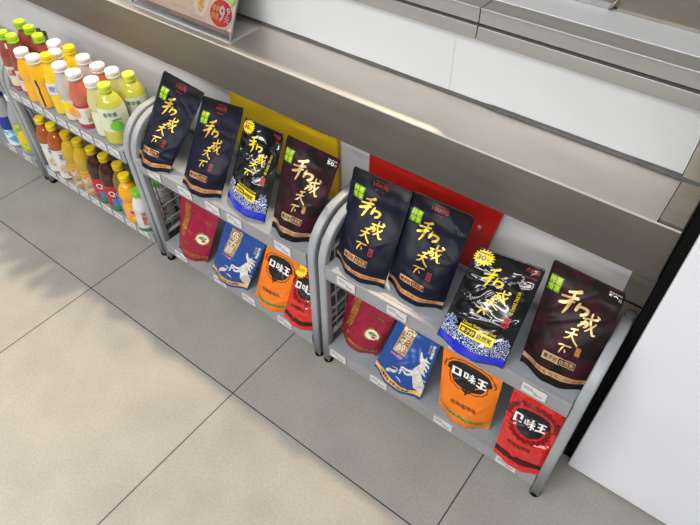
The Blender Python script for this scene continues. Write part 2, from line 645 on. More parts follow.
# ------------------------------------------------------------------ setting
b = MB()
b.box((-3.5, -3.5, -0.05), (3.2, 1.6, 0), M_FLOOR)
struct(b.build('floor'))

b = MB()     # white panels above the counter, 1 mm joints between them
for x0, x1 in ((-3.5, -0.62), (-0.6194, 0.2808), (0.2812, 0.7988), (0.7993, 1.3005)):
    b.box((x0, 0.605, 0.645), (x1, 0.64, 0.812), M_WALL)
struct(b.build('wall_back', bevel=0.0004))
b = MB()
b.box((-3.5, 0.500, 0.27), (1.3035, 0.53, 0.645), M_WALLLOW)
struct(b.build('wall_front'))
b = MB()     # wall set back below the white panels, coloured dark
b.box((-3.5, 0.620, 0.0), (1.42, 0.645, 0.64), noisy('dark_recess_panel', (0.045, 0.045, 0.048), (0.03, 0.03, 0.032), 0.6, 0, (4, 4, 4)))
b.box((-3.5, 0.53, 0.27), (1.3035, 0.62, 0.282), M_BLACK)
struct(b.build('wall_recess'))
b = MB()     # steel corner column
b.box((1.3045, 0.496, 0.0), (1.3505, 0.60, 0.645), M_STEELC)
b.box((1.3025, 0.600, 0.645), (1.42, 0.64, 0.815), M_STEELC)
b.box((1.306, 0.494, 0.418), (1.349, 0.4965, 0.421), M_BLACK)
struct(b.build('trim_1', bevel=0.001))

b = MB()
b.box((-3.5, -3.6, 0.0), (3.2, -3.5, 2.3), noisy('aisle_wall_grey', (0.12, 0.12, 0.125), (0.09, 0.09, 0.095), 0.6, 0, (2, 2, 2)))  # unseen wall across the aisle, added to darken reflections in the pouches
struct(b.build('wall_aisle_unseen'))

# window track of the serving hatch
w1 = MB()
for x0, x1 in ((-3.5, 0.8515), (0.8535, 2.4)):
    w1.box((x0, 0.592, 0.812), (x1, 0.64, 0.818), M_ALU)
    w1.box((x0, 0.586, 0.805), (x1, 0.592, 0.832), M_ALU)
    w1.box((x0, 0.592, 0.826), (x1, 0.612, 0.832), M_ALU)
    w1.box((x0, 0.601, 0.832), (x1, 0.607, 0.839), M_BLACK)
    w1.box((x0, 0.588, 0.838), (x1, 0.640, 0.8665), M_ALU)
    w1.box((x0, 0.586, 0.8635), (x1, 0.592, 0.8685), M_ALU)
w1.box((0.8515, 0.600, 0.812), (0.8535, 0.64, 0.862), M_BLACK)
win = struct(w1.build('window_1', bevel=0.0012))
b = MB()
b.box((-3.5, 0.640, 0.835), (2.4, 0.80, 0.868), M_WALL)
struct(b.build('trim_2', bevel=0.001))

# steel appliance behind the hatch
ap = thing('steel_appliance', 'brown steel appliance standing on the white sill behind the window track', 'kitchen appliance', (1.6, 0.78, 0.868))
b = MB()
b.box((-0.9, -0.048, 0.004), (0.8, 0.35, 0.5), M_STEELD)
b.build('body', ap, bevel=0.003)
b = MB()
b.box((-0.9, -0.054, 0.0005), (-0.545, -0.048, 0.012), M_ALU)
b.box((-0.535, -0.054, 0.0005), (0.8, -0.048, 0.007), M_STEELC)
b.tube([(-0.548, -0.056, 0.002), (-0.542, -0.058, 0.014), (-0.537, -0.056, 0.022)], 0.003, M_STEELC, 8)
b.build('base_strip', ap)

# ------------------------------------------------------------------ counter
ct = thing('steel_counter', 'long brushed steel counter ledge running above the snack shelves', 'counter', (0, 0.455, 0.535))
b = MB()
b.box((-3.4, 0.0015, 0.112), (1.305, 0.150, 0.125), M_STEEL)
b.box((-3.4, -0.0012, 0.1212), (1.3475, 0.0015, 0.1252), M_GLINT)  # front edge highlight painted as a paler strip
b.build('countertop', ct, bevel=0.0008)
b = MB()
b.box((-3.4, 0.0, 0.0), (1.3475, 0.0012, 0.1210), M_STEELD)  # apron coloured darker than the top for the floor it reflects
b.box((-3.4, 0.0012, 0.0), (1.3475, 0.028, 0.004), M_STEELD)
b.build('front_apron', ct)
b = MB()
b.box((1.306, 0.012, 0.112), (1.3475, 0.150, 0.1265), M_STEELC)
b.build('end_strip', ct, bevel=0.001)
b = MB()     # uneven bead of sealant along the wall joint
pts = []
for i in range(240):
    x = -3.4 + 4.745 * i / 239
    r = 0.0036 + 0.0016 * (x > 0.9) + 0.0012 * noise.noise((x * 9, 0, 0))
    pts.append((x, r))
v, f = [], []
for i, (x, r) in enumerate(pts):
    for k in range(6):
        a = PI / 2 * k / 5
        v.append((x, 0.150 - 1.5 * r * math.cos(a), 0.1262 + 1.3 * r * math.sin(a)))
for i in range(len(pts) - 1):
    for k in range(5):
        f.append((i * 6 + k, i * 6 + k + 1, (i + 1) * 6 + k + 1, (i + 1) * 6 + k))
b.add(v, f, M_SEAL, True)
b.build('sealant_bead', ct)

# ------------------------------------------------------------------ white cabinet at the right
cb = thing('white_cabinet', 'plain white enamelled cabinet standing right of the snack shelves', 'cabinet', (1.3686, 0.339, 0))
b = MB()
b.box((0.0015, 0.0, 0.004), (0.75, 0.255, 1.05), M_CAB)
b.build('body', cb, bevel=0.004)
b = MB()
b.box((-0.0165, 0.022, 0.003), (0.001, 0.250, 1.02), M_BLACK)  # black filler strip standing in for the unlit gap beside the cabinet
b.build('gap_shade', cb)

# ------------------------------------------------------------------ boards on the lower wall
yb = thing('yellow_board', 'yellow sign board on the wall behind the black and brown pouches', 'board', (0.385, 0.4875, 0.275))
b = MB()
b.box((-0.188, 0, 0.0), (0.188, 0.012, 0.335), M_YEL)
S = Surf(lambda u, v, l: Vector((-0.188 + 0.376 * u, -l, 0.335 * v)), 0.376, 0.335)
S.put(b, text('欢迎光临选购', 0.01), (0.60, 0.685, 0.94, 0.785), M_INK)
b.build('board', yb)
rb = thing('red_board', 'glossy red sign board on the wall behind the navy pouches', 'board', (0.845, 0.4875, 0.275))
b = MB()
q = [(-0.180, 0, 0), (0.145, 0, 0), (0.197, 0, 0.335), (-0.170, 0, 0.335)]
v = q + [(x, 0.012, z) for x, y, z in q]
b.add(v, [(0, 1, 2, 3)], M_RED)
b.add(v, [(7, 6, 5, 4), (0, 4, 5, 1), (1, 5, 6, 2), (2, 6, 7, 3), (3, 7, 4, 0)], M_EDGE)
b.build('board', rb)
for x, z in ((0.800, 0.408), (0.980, 0.441)):
    b = MB()
    b.lathe([(0.0055, 0.0), (0.0055, 0.003), (0.0035, 0.005), (0.0015, 0.0052)], 14, M_PINK)
    b.build('bolt', rb, loc=(x - 0.845, 0, z - 0.275), rot=(PI / 2, 0, 0))

# ------------------------------------------------------------------ shelf racks
def price_tag(parent, x, z, w=0.05, h=0.026):
    b = MB()
    b.box((x - w / 2, -0.0016, z - h / 2), (x + w / 2, 0.0002, z + h / 2), M_TAG)
    for k, (a, c, t) in enumerate(((.08, .45, .0011), (.08, .62, .0009), (.5, .86, .0016))):
        zz = z + h * (0.22 - 0.20 * k)
        b.box((x - w / 2 + w * a, -0.0020, zz - t), (x - w / 2 + w * c, -0.0015, zz + t), M_TAGINK)
    b.build('price_tag', parent)


def rack(label, x0, x1, y=0.222, upper_tags=(), lower_tags=(), dz=0.0, lean=((0, 0), (0, 0))):
    t = thing('shelf_rack', label, 'shelf rack', (x0, y, 0), 'grey two tier racks under the counter')
    W = x1 - x0
    yf, yb_ = 0.0125, 0.172
    for s, xx in ((0, 0.0135), (1, W - 0.0135)):
        b = MB()
        def lx(z):
            return xx + lean[s][0] + lean[s][1] * z
        pts = [(lx(z), yf, z) for z in (0.008, 0.2, 0.375)]
        for k in range(1, 11):
            a = PI / 2 * k / 10
            z = 0.375 + 0.103 * math.sin(a)
            pts.append((lx(z), yf + 0.10 * (1 - math.cos(a)), z))
        pts += [(lx(0.48), 0.135, 0.480), (lx(0.482), yb_, 0.482)]
        b.tube(pts, 0.0108, M_RACK, 28, square=6)
        b.tube([(lx(0), yb_, 0.008), (lx(.488), yb_, 0.488)], 0.0112, M_RACK, 12)
        for z in (0.10, 0.352):
            b.tube([(lx(z), yf, z), (lx(z), yb_, z)], 0.006, M_RACK, 8)
        fr = b.build('side_frame', t)
        for py in (yf, yb_):
            b = MB()
            b.lathe([(0.0125, 0.0), (0.0125, 0.012), (0.010, 0.014)], 12, M_BLACK, lx(0), py)
            b.build('end_cap', fr)
        b = MB()
        b.lathe([(0.0118, 0.488), (0.0118, 0.494), (0.009, 0.496)], 12, M_CAP, lx(.49), yb_)
        b.build('end_cap', fr)
        b = MB()
        for k in range(1, 4):
            py = yf + (yb_ - yf) * k / 4
            top = 0.478 if py > yf + 0.09 else 0.375 + 0.103 * math.sqrt(max(0, 1 - (1 - (py - yf) / 0.10) ** 2))
            b.tube([(lx(.085), py, 0.085), (lx(top), py, top)], 0.0021, M_WIRE, 6)
        for k in range(1, 8):
            z = 0.09 + 0.052 * k
            if z < 0.47:
                b.tube([(lx(z) + 0.003, yf + (0.04 if z > 0.42 else 0), z), (lx(z) + 0.003, yb_, z)], 0.0021, M_WIRE, 6)
        b.build('wire_grid', fr)
    for nm, zl, zt, zd, tags in (('upper_shelf', 0.345 + dz, 0.3845 + dz, 0.3838 + dz, upper_tags), ('lower_shelf', 0.046, 0.0815, 0.0808, lower_tags)):
        b = MB()
        e0, e1 = 0.0252 + lean[0][0] + lean[0][1] * zd, W - 0.0252 + lean[1][0] + lean[1][1] * zd
        b.box((e0, 0.010, zd - 0.012), (e1, 0.182, zd), M_DECK)
        b.box((e0, 0.176, zd), (e1, 0.182, zd + 0.012), M_DECK)
        sh = b.build(nm, t, bevel=0.0015)
        b = MB()
        b.box((e0, 0.001, zl), (e1, 0.0095, zt), M_LIP)
        b.box((e0, -0.001, zl), (e1, 0.001, zl + 0.003), M_LIP)
        b.box((e0, -0.001, zt - 0.003), (e1, 0.001, zt), M_LIP)
        rail = b.build('tag_rail', sh, bevel=0.0006)
        for tx in tags:
            price_tag(sh, tx - x0, (zl + zt) / 2)
    return t


rack('grey wire sided rack of bottled water at the far end of the row', -1.185, -0.5575, 0.222, (-1.0, -0.9, -0.8, -0.68), (-1.05, -0.95, -0.85, -0.74, -0.64))
rack('grey wire sided rack filled with juice and tea bottles', -0.5525, 0.0715, 0.222, [-0.50 + 0.061 * k for k in range(9)], [-0.49 + 0.061 * k for k in range(9)], lean=((0, 0), (0.006, -0.049)))
rack('grey wire sided rack in front of the yellow board', 0.0765, 0.7125, 0.222, (0.158, 0.278, 0.380, 0.457, 0.616), (0.173, 0.340, 0.455, 0.590), lean=((0.006, -0.049), (0, 0)))
rack('grey wire sided rack beside the white cabinet', 0.7175, 1.3515, 0.222, (0.804, 0.940, 1.094, 1.256), (0.776, 0.904, 1.092, 1.258))


# ------------------------------------------------------------------ pouches
def smooth(a, b_, x):
    t = max(0.0, min(1.0, (x - a) / (b_ - a)))
    return t * t * (3 - 2 * t)


def pouch(name, label, group, cat, corners, D, m_body, m_top, design, seed, crinkle=0.0015, gloss=False, fill=0.84, k=None):
    crinkle *= 1.5 if gloss else 2.0
    BL, BR, TL, TR = [Vector(c) for c in corners]
    O = Vector(((BL.x + BR.x) / 2, (BL.y + BR.y) / 2, min(BL.z, BR.z)))
    BL, BR, TL, TR = BL - O, BR - O, TL - O, TR - O
    N = (BR - BL).cross(TL - BL).normalized()
    fwd = Vector((N.x, N.y, 0)).normalized()
    w = ((BR - BL).length + (TR - TL).length) / 2
    h = ((TL - BL).length + (TR - BR).length) / 2
    rnd = random.Random(seed)
    creases = [(rnd.uniform(.1, .9), rnd.uniform(.1, .8), rnd.uniform(-1.2, 1.2), rnd.uniform(.15, .5), rnd.uniform(.5, 1.3)) for _ in range(11 if gloss else 7)]

    def seam(u, v):
        u = min(max(u, 0), 1)
        v = min(max(v, 0), 1)
        # rounded top corners
        if v > 0.955:
            k = (v - 0.955) / 0.045
            s = 1 - 0.055 * (1 - math.sqrt(max(0, 1 - k * k)))
            u = 0.5 + (u - 0.5) * s
        return BL * (1 - u) * (1 - v) + BR * u * (1 - v) + TL * (1 - u) * v + TR * u * v

    def bulge(u, v):
        e = max(0.0, 1 - abs(2 * u - 1) ** 2.4) ** 0.85
        k = smooth(0.0, 0.22, v)
        e = e * k + (1 - k) * 1.05 * smooth(0.03, 0.40, min(u, 1 - u))
        if v < 0.14:
            p = 0.86 + 0.14 * smooth(0, .14, v)
        else:
            p = 1 - smooth(0.10, fill, v)
            p = p ** 0.8
        return D / 2 * e * p

    def wrinkle(u, v):
        msk = smooth(0, .08, u) * smooth(0, .08, 1 - u) * smooth(0.02, .10, v) * smooth(0.0, .12, 1 - v)
        d = crinkle * 1.6 * noise.noise((u * 2.6 + seed * 3.1, v * 3.6, seed))
        d += crinkle * (0.22 if gloss else 0.35) * noise.noise((u * 7 + seed, v * 9, seed * 1.7))
        for cx, cy, an, ln, am in creases:
            dx, dy = u - cx, (v - cy) * h / w
            al = dx * math.cos(an) + dy * math.sin(an)
            ac = -dx * math.sin(an) + dy * math.cos(an)
            d += crinkle * am * math.exp(-(al / ln) ** 2) * (1 / (1 + (ac / 0.022) ** 2) - 0.35 / (1 + (ac / 0.07) ** 2))
        # pillow edge where the filled part ends
        d += crinkle * 0.8 * math.exp(-((v - fill + 0.05 + 0.05 * noise.noise((u * 3, seed, 1))) / 0.05) ** 2)
        return d * msk

    def dirn(v):
        k = smooth(0.0, 0.3, v)
        return (fwd * (1 - k) + N * k).normalized()

    def front(u, v, lift=0.0):
        return seam(u, v) + dirn(v) * (bulge(min(max(u, 0), 1), min(max(v, 0), 1)) + wrinkle(u, v) + 0.0006 + lift)

    def back(u, v):
        return seam(u, v) - dirn(v) * (0.8 * bulge(u, v) + 0.0006)

    t = thing(name, label, cat, O, group)
    vs = 0.90
    b = MB()
    b.grid(lambda u, v: front(u, v * vs), 40, 52, m_body)
    b.grid(lambda u, v: back(u, v * vs), 24, 30, m_body, flip=True)
    # folded bottom gusset and welded edges
    b.grid(lambda u, v: front(u, 0) * (1 - v) + back(u, 0) * v + Vector((0, 0, 0.008 * math.sin(PI * v) * (1 - abs(2 * u - 1) ** 4))), 24, 6, m_body, flip=True)
    for uu, fl in ((0, True), (1, False)):
        b.grid(lambda a, v, uu=uu: front(uu, v * vs) * (1 - a) + back(uu, v * vs) * a, 1, 30, m_body, flip=fl)
    Sf = Surf(front, w, h)
    Sf.k = k if k is not None else 0.0
    extra = []
    design(Sf, b, extra)
    b.build('body', t)
    b2 = MB()
    b2.grid(lambda u, v: front(u, vs + v * (1 - vs)), 40, 10, m_top)
    b2.grid(lambda u, v: back(u, vs + v * (1 - vs)), 24, 10, m_top, flip=True)
    b2.grid(lambda u, a: front(u, 1) * (1 - a) + back(u, 1) * a, 40, 1, m_top)
    for uu, fl in ((0, True), (1, False)):
        b2.grid(lambda a, v, uu=uu: front(uu, vs + v * (1 - vs)) * (1 - a) + back(uu, vs + v * (1 - vs)) * a, 1, 10, m_top, flip=fl)
    for shape, box, m, layer, rot in [e[1:] for e in extra if e[0] == 'top']:
        Sf.put(b2, shape, box, m, layer, rot)
    b2.build('top_seal', t)
    for nm in sorted({e[0] for e in extra if e[0] != 'top'}):
        b3 = MB()
        for shape, box, m, layer, rot in [e[1:] for e in extra if e[0] == nm]:
            Sf.put(b3, shape, box, m, layer, rot)
        b3.build(nm, t)
    return t


def green_badge(extra, u0, v0, u1, v1):
    extra.append(('green_badge', rect2(4, 4), (u0, v0, u1, v1), M_GREEN, 2, -0.06))
    um, vm = (u0 + u1) / 2, (v0 + v1) / 2
    du, dv = (u1 - u0) * 0.05, (v1 - v0) * 0.05
    for ch, bx in (('特', (u0 + du, vm + dv / 2, um - du / 2, v1 - dv)), ('惠', (um + du / 2, vm + dv / 2, u1 - du, v1 - dv)),
                   ('专', (u0 + du, v0 + dv, um - du / 2, vm - dv / 2)), ('享', (um + du / 2, v0 + dv, u1 - du, vm - dv / 2))):
        extra.append(('green_badge', text(ch, 0.035), bx, M_LIMEP, 4, -0.06))


def title(S, b, boxes, m, layer=2):
    for sh, bx in zip(BRUSH, boxes):
        S.put(b, sh, bx, m, layer, rot=-0.02)


def framed_text(S, b, box, m, left, right):
    u0, v0, u1, v1 = box
    um = (u0 + u1) / 2
    S.put(b, frame2(0.012, 0.10), box, m, 1)
    S.put(b, rect2(6, 2), (u0, v0, um, v1), m, 1)
    dv = (v1 - v0) * 0.20
    S.put(b, text(left, 0.02), (u0 + 0.02, v0 + dv, um - 0.015, v1 - dv), M_INK, 3)
    S.put(b, text(right, 0.02), (um + 0.02, v0 + dv, u1 - 0.02, v1 - dv), m, 2)


def seal_mark(S, b, box, m, ink):
    S.put(b, rect2(2, 4), box, m, 1)
    u0, v0, u1, v1 = box
    S.put(b, text('槟榔', 0.0, True), (u0 + 0.008, v0 + 0.006, u1 - 0.008, v1 - 0.006), ink, 3)


def stripe(S, b, v0, v1, m, ink, words='过量嚼食 有害口腔健康', span=(0.10, 0.90)):
    S.put(b, rect2(24, 2), (0.005, v0, 0.995, v1), m, 1)
    S.put(b, text(words, 0.01), (span[0], v0 + 0.008, span[1], v1 - 0.008), ink, 3)


def d_navy(S, b, ex):
    title(S, b, [(.27, .575, .62, .785), (.53, .450, .78, .605), (.42, .375, .615, .510), (.41, .262, .60, .350)], M_GOLD)
    seal_mark(S, b, (.66, .258, .73, .335), M_DRED, M_NAVY)
    framed_text(S, b, (.25, .152, .69, .205), M_COPPER, '果子好', '自然笑')
    stripe(S, b, .052, .092, M_COPPER, M_BROWNP)
    S.put(b, text('品尝装', 0.0), (.42, .862, .58, .878), M_DRED, 1)
    ex.append(('top', text('100元', 0.03), (.38, .902, .64, .942), M_DRED, 1, 0))
    ex.append(('top', text('零售参考价', 0.0), (.41, .952, .62, .967), M_DRED, 1, 0))
    green_badge(ex, .09, .715, .28, .85)


def d_brown(S, b, ex):
    title(S, b, [(.25, .605, .645, .845), (.585, .525, .835, .705), (.46, .405, .66, .545), (.43, .282, .60, .380)], M_GOLDP)
    seal_mark(S, b, (.665, .312, .735, .395), M_BROWNP, M_TAN)
    framed_text(S, b, (.27, .188, .735, .248), M_TAN, '果子好', '自然笑')
    stripe(S, b, .072, .120, M_TAN, M_BROWNP)
    ex.append(('top', text('零售参考价', 0.0), (.80, .945, .975, .960), M_WHITEP, 1, 0))
    ex.append(('top', text('50', 0.05), (.805, .902, .925, .938), M_WHITEP, 1, 0))
    ex.append(('top', text('元', 0.0), (.935, .902, .980, .924), M_WHITEP, 1, 0))
    green_badge(ex, .03, .745, .21, .885)


def d_black(S, b, ex):
    title(S, b, [(.25, .650, .57, .865), (.49, .565, .74, .700), (.42, .500, .64, .605), (.35, .398, .59, .490)], M_BLUEB, 1)
    title(S, b, [(.26, .655, .56, .86), (.50, .57, .73, .695), (.43, .505, .63, .60), (.36, .403, .58, .485)], M_YELP, 3)
    S.put(b, text('HE CHENG TIAN XIA', 0.0), (.64, .605, .99, .64), M_YELP, 2, rot=PI / 2)
    seal_mark(S, b, (.765, .385, .855, .475), M_REDP, M_INK)
    S.put(b, rect2(26, 8), (.01, .09, .99, .215), M_WAVE, 1)
    S.put(b, blob2(lambda a: (0.5 + .5 * math.cos(a) * (0.8 + .2 * math.sin(5 * a)), .5 + .5 * math.sin(a) * (.8 + .2 * math.cos(7 * a)))), (.00, .15, .22, .31), M_WAVE, 2)
    S.put(b, blob2(lambda a: (0.5 + .5 * math.cos(a) * (0.8 + .2 * math.sin(4 * a)), .5 + .5 * math.sin(a) * (.8 + .2 * math.cos(6 * a)))), (.80, .13, .99, .31), M_WAVE, 2)
    S.put(b, rect2(26, 3), (.01, .012, .99, .095), M_BLUEB, 2)
    S.put(b, text('Classic flavour selection', 0.0), (.28, .270, .77, .300), M_YELP, 3)
    S.put(b, rect2(8, 2), (.26, .182, .78, .260), M_YELP, 4)
    S.put(b, rect2(4, 2), (.28, .195, .51, .247), M_INK, 6)
    S.put(b, text('果子好', 0.03), (.295, .204, .495, .238), M_YELP, 8)
    S.put(b, text('自然笑', 0.03), (.54, .201, .75, .241), M_INK, 6)
    ex.append(('yellow_starburst', star2(18, .72), (-.01, .83, .32, 1.0), M_YELP, 3, 0))
    ex.append(('yellow_starburst', text('30', 0.06), (.065, .890, .185, .935), M_MAROON, 5, 0))
    ex.append(('yellow_starburst', text('元', 0.0), (.195, .890, .245, .915), M_MAROON, 5, 0))
    ex.append(('yellow_starburst', text('零售参考价', 0.02), (.065, .945, .25, .965), M_MAROON, 5, 0))
    ex.append(('top', text('升级装', 0.01), (.76, .925, .95, .968), M_DRED, 1, 0))
    S.put(b, text('品质槟榔', 0.0), (.78, .875, .95, .895), M_DRED, 1)


def d_crimson(S, b, ex):
    S.put(b, rect2(6, 16), (.155, .34, .30, 0.895), M_OLDGOLD, 1)
    S.put(b, text('和天下', 0.03, True), (.17, .47, .29, .88), M_BROWNP, 2)
    S.put(b, text('和成天下', 0.0), (.10, .22, .48, .28), M_OLDGOLD, 1)
    S.put(b, rect2(24, 3), (.005, .075, .995, .135), M_OLDGOLD, 1)
    S.put(b, text('过量嚼食 有害口腔健康', 0.0), (.12, .087, .88, .123), M_CRIM, 3)
    S.put(b, text('青果', 0.0), (.72, .70, .90, .77), M_OLDGOLD, 1)
    ex.append(('round_emblem', disc2(), (.605, .320, .965, .545), M_OLDGOLD, 2, 0))
    ex.append(('round_emblem', disc2(), (.645, .345, .925, .520), M_CREAM, 4, 0))
    ex.append(('round_emblem', strokes2([[(.1, .5, .3), (.5, .8, .35), (.9, .6, .3)], [(.3, .3, .3), (.6, .45, .3)]]), (.69, .41, .88, .49), M_GREEN, 6, 0))
    ex.append(('round_emblem', disc2(12), (.78, .385, .87, .435), M_REDP, 8, 0))


def d_blue(S, b, ex):
    S.put(b, rect2(6, 14), (.205, .475, .475, .895), M_TAN, 1)
    S.put(b, rect2(6, 14), (.220, .485, .460, .893), noisy('gold_scroll_print', (.62, .46, .20), (.25, .13, .04), .35, .3, (160, 160, 160), lo=.42, hi=.58), 2)
    S.put(b, text('伍子醉', 0.05, True), (.25, .50, .43, .87), M_BROWNP, 4)
    S.put(b, text('伍子醉', 0.015, True), (.255, .505, .425, .865), M_CREAM, 6)
    S.put(b, text('枸杞槟榔', 0.02), (.20, .420, .46, .455), M_PINKP, 2)
    hb = (0, .10, 1 / .7, .88)
    S.put(b, HORSE, hb, noisy('horse_silver_print', (.66, .65, .62), (.50, .49, .46), .38, 0, (90, 90, 90), lo=.40, hi=.62), 3)
    S.put(b, HORSE_MANE, hb, M_CREAM, 4)
    S.put(b, HORSE_LINES, hb, M_SILV, 5)
    S.put(b, rect2(24, 3), (.005, .045, .995, .120), M_ORGOLD, 2)
    S.put(b, text('过量嚼食 有害口腔健康', 0.01), (.16, .060, .80, .104), M_INK, 4)
    S.put(b, text('原味烟果', 0.03, True), (.90, .63, .955, .83), M_CREAM, 1)
    S.put(b, text('精选鲜果', 0.02, True), (.835, .68, .885, .82), M_SILV, 1)


def shield(a, k=1.0, sc=0.0, n=13):
    x, y = math.cos(a), math.sin(a)
    r = 1 / (abs(x) ** 3.2 + abs(y) ** 2.2) ** (1 / 2.7)
    if y < 0:
        r *= 1 - 0.25 * abs(x) ** 2 + 0.30 * max(0, -y - .85)
    r *= k * (1 + sc * abs(math.sin(n * a / 1.0)))
    return (.5 + .5 * r * x, .5 + .5 * r * y)


def emblem(S, b, box, ring, ring_k=1.02):
    S.put(b, blob2(lambda a: shield(a, .95), 64), box, M_INK, 1)
    S.put(b, ring2(lambda a: shield(a, 1.07, .055, 9), lambda a: shield(a, 1.025, .055, 9), 160), box, ring, 2)
    u0, v0, u1, v1 = box
    um = (u0 + u1) / 2
    S.put(b, strokes2([[(.0, .9, .22), (.25, .55, .3), (.5, .8, .3), (.75, .55, .3), (1., .9, .22)], [(.5, .7, .4), (.5, .3, .25), (.5, .0, .1)]]), (um - .07, v0 - .07, um + .07, v0 + .015), M_INK, 2)


def d_orange(S, b, ex):
    bx = (.085, .50, .895, .85)
    emblem(S, b, bx, M_INK)
    S.put(b, BLOCK, (.19, .625, .80, .750), M_WHITEP, 4)
    S.put(b, text('经典咖啡味', 0.014), (.26, .250, .73, .305), M_INK, 1)
    S.put(b, rect2(24, 3), (.005, .085, .995, .150), M_OLIVE, 1)
    S.put(b, text('过量嚼食 有害口腔健康', 0.01), (.10, .098, .88, .136), M_OLIVED, 3)


def d_red(S, b, ex):
    box = (.06, .42, .94, .83)
    S.put(b, ring2(lambda a: shield(a, 1.10, .10), lambda a: shield(a, .90, .06), 130), box, M_MAROON, 1)
    S.put(b, blob2(lambda a: shield(a, .80), 64), box, M_INK, 2)
    S.put(b, BLOCK, (.16, .570, .78, .690), M_WHITEP, 4)
    S.put(b, text('经典咖啡味', 0.014), (.19, .265, .66, .320), M_INK, 1)
    S.put(b, rect2(24, 3), (.005, .075, .995, .140), M_INK, 1)
    S.put(b, text('过量嚼食 有害口腔健康', 0.01), (.06, .088, .82, .127), M_MAROON, 3)


def d_redstar(S, b, ex):
    d_red(S, b, ex)
    ex.append(('yellow_starburst', star2(18, .72), (-.02, .73, .42, .985), M_YELP, 5, 0))
    ex.append(('yellow_starburst', text('20元', 0.02), (.08, .83, .32, .885), M_DRED, 7, 0))


ZU, ZL = 0.3852, 0.0822
G_UP, G_LO = 'snack pouches on the upper shelves', 'snack pouches on the lower shelves'
N = 'snack_pouch'
pouch(N, 'matt navy pouch marked 100, between the paired rack posts and another navy pouch', G_UP, 'snack pouch',
      [(.745, .262, ZU), (.887, .247, ZU), (.722, .360, .571), (.874, .360, .572)], .050, M_NAVY, M_NAVYT, d_navy, 1)
pouch(N, 'matt navy pouch with gold title, marked 100, leaning against the red board', G_UP, 'snack pouch',
      [(.879, .274, ZU), (1.018, .272, ZU), (.867, .365, .573), (1.014, .365, .579)], .054, M_NAVY, M_NAVYT, d_navy, 2, 0.0020)
pouch(N, 'glossy black pouch with blue wave border and yellow 30 starburst, in front of white wall', G_UP, 'snack pouch',
      [(1.043, .212, ZU), (1.187, .218, ZU), (1.048, .322, .553), (1.183, .322, .574)], .036, M_GLOSSB, M_GLOSSB, d_black, 3, 0.0032, True)
pouch(N, 'dark brown pouch marked 50 at the end of the rack, next to white cabinet', G_UP, 'snack pouch',
      [(1.205, .256, ZU), (1.337, .268, ZU), (1.184, .350, .579), (1.318, .350, .577)], .046, M_BROWN, M_BROWN, d_brown, 4)
pouch(N, 'matt navy pouch with gold title standing next to the juice bottles', G_UP, 'snack pouch',
      [(.084, .235, ZU), (.206, .236, ZU), (.098, .370, .585), (.248, .370, .572)], .050, M_NAVY, M_NAVYT, d_navy, 5, 0.0020)
pouch(N, 'matt navy pouch with gold title left of the yellow board, beside glossy black pouch', G_UP, 'snack pouch',
      [(.264, .231, ZU), (.389, .246, ZU), (.249, .363, .569), (.393, .363, .587)], .048, M_NAVY, M_NAVYT, d_navy, 6)
pouch(N, 'glossy black pouch with blue wave border, in front of the yellow board', G_UP, 'snack pouch',
      [(.396, .262, ZU), (.538, .246, ZU), (.401, .357, .569), (.523, .357, .570)], .036, M_GLOSSB, M_GLOSSB, d_black, 7, 0.0030, True)
pouch(N, 'dark brown pouch marked 50 in front of the yellow board', G_UP, 'snack pouch',
      [(.560, .248, ZU), (.672, .262, ZU), (.545, .345, .586), (.697, .345, .585)], .046, M_BROWN, M_BROWN, d_brown, 8)

pouch(N, 'crimson pouch with round fruit emblem in the rack beside the white cabinet', G_LO, 'snack pouch',
      [(0.7384, 0.2798, ZL), (0.8588, 0.2718, ZL), (.757, .303, .262), (.897, .303, .258)], .048, M_CRIM, M_CRIM, d_crimson, 11, 0.0022)
pouch(N, 'blue pouch with white rearing horse in the rack beside the white cabinet', G_LO, 'snack pouch',
      [(0.8727, 0.2458, ZL), (1.0179, 0.2318, ZL), (.904, .308, .255), (1.019, .308, .256)], .044, M_BLUE, M_BLUE, d_blue, 12, 0.0020)
pouch(N, 'orange pouch with black emblem in the rack beside the white cabinet', G_LO, 'snack pouch',
      [(1.0616, 0.2478, ZL), (1.1899, 0.2628, ZL), (1.026, .298, .256), (1.177, .298, .265)], .050, M_ORANGE, M_ORANGE, d_orange, 13, 0.0016)
pouch(N, 'glossy red pouch with black emblem beside the white cabinet', G_LO, 'snack pouch',
      [(1.2227, 0.2208, ZL), (1.3331, 0.2318, ZL), (1.205, .296, .252), (1.322, .296, .260)], .028, M_REDF, M_REDF, d_red, 14, 0.0036, True)
pouch(N, 'crimson pouch with round fruit emblem in the rack nearest the juice bottles', G_LO, 'snack pouch',
      [(0.1567, 0.2328, ZL), (0.2691, 0.2418, ZL), (.150, .293, .256), (.310, .293, .258)], .044, M_CRIM, M_CRIM, d_crimson, 15, 0.0022)
pouch(N, 'blue pouch with white rearing horse in the rack nearest the juice bottles', G_LO, 'snack pouch',
      [(0.3009, 0.2328, ZL), (0.4391, 0.2328, ZL), (.332, .296, .255), (.483, .296, .253)], .044, M_BLUE, M_BLUE, d_blue, 16, 0.0020)
pouch(N, 'orange pouch with black emblem below the brown pouch and yellow board', G_LO, 'snack pouch',
      [(0.4680, 0.2358, ZL), (0.5913, 0.2418, ZL), (.486, .298, .258), (.601, .298, .261)], .046, M_ORANGE, M_ORANGE, d_orange, 17, 0.0016)
pouch(N, 'glossy red pouch with yellow starburst, half hidden behind the rack posts', G_LO, 'snack pouch',
      [(0.5843, 0.2258, ZL), (0.6838, 0.2358, ZL), (.588, .300, .250), (.684, .300, .258)], .030, M_REDF, M_REDF, d_redstar, 18, 0.0030, True)


# ------------------------------------------------------------------ bottles
def liquid(name, c, rough=0.10, trans=0.0):
    return mat(name, c, rough, coat=0.5, trans=trans)


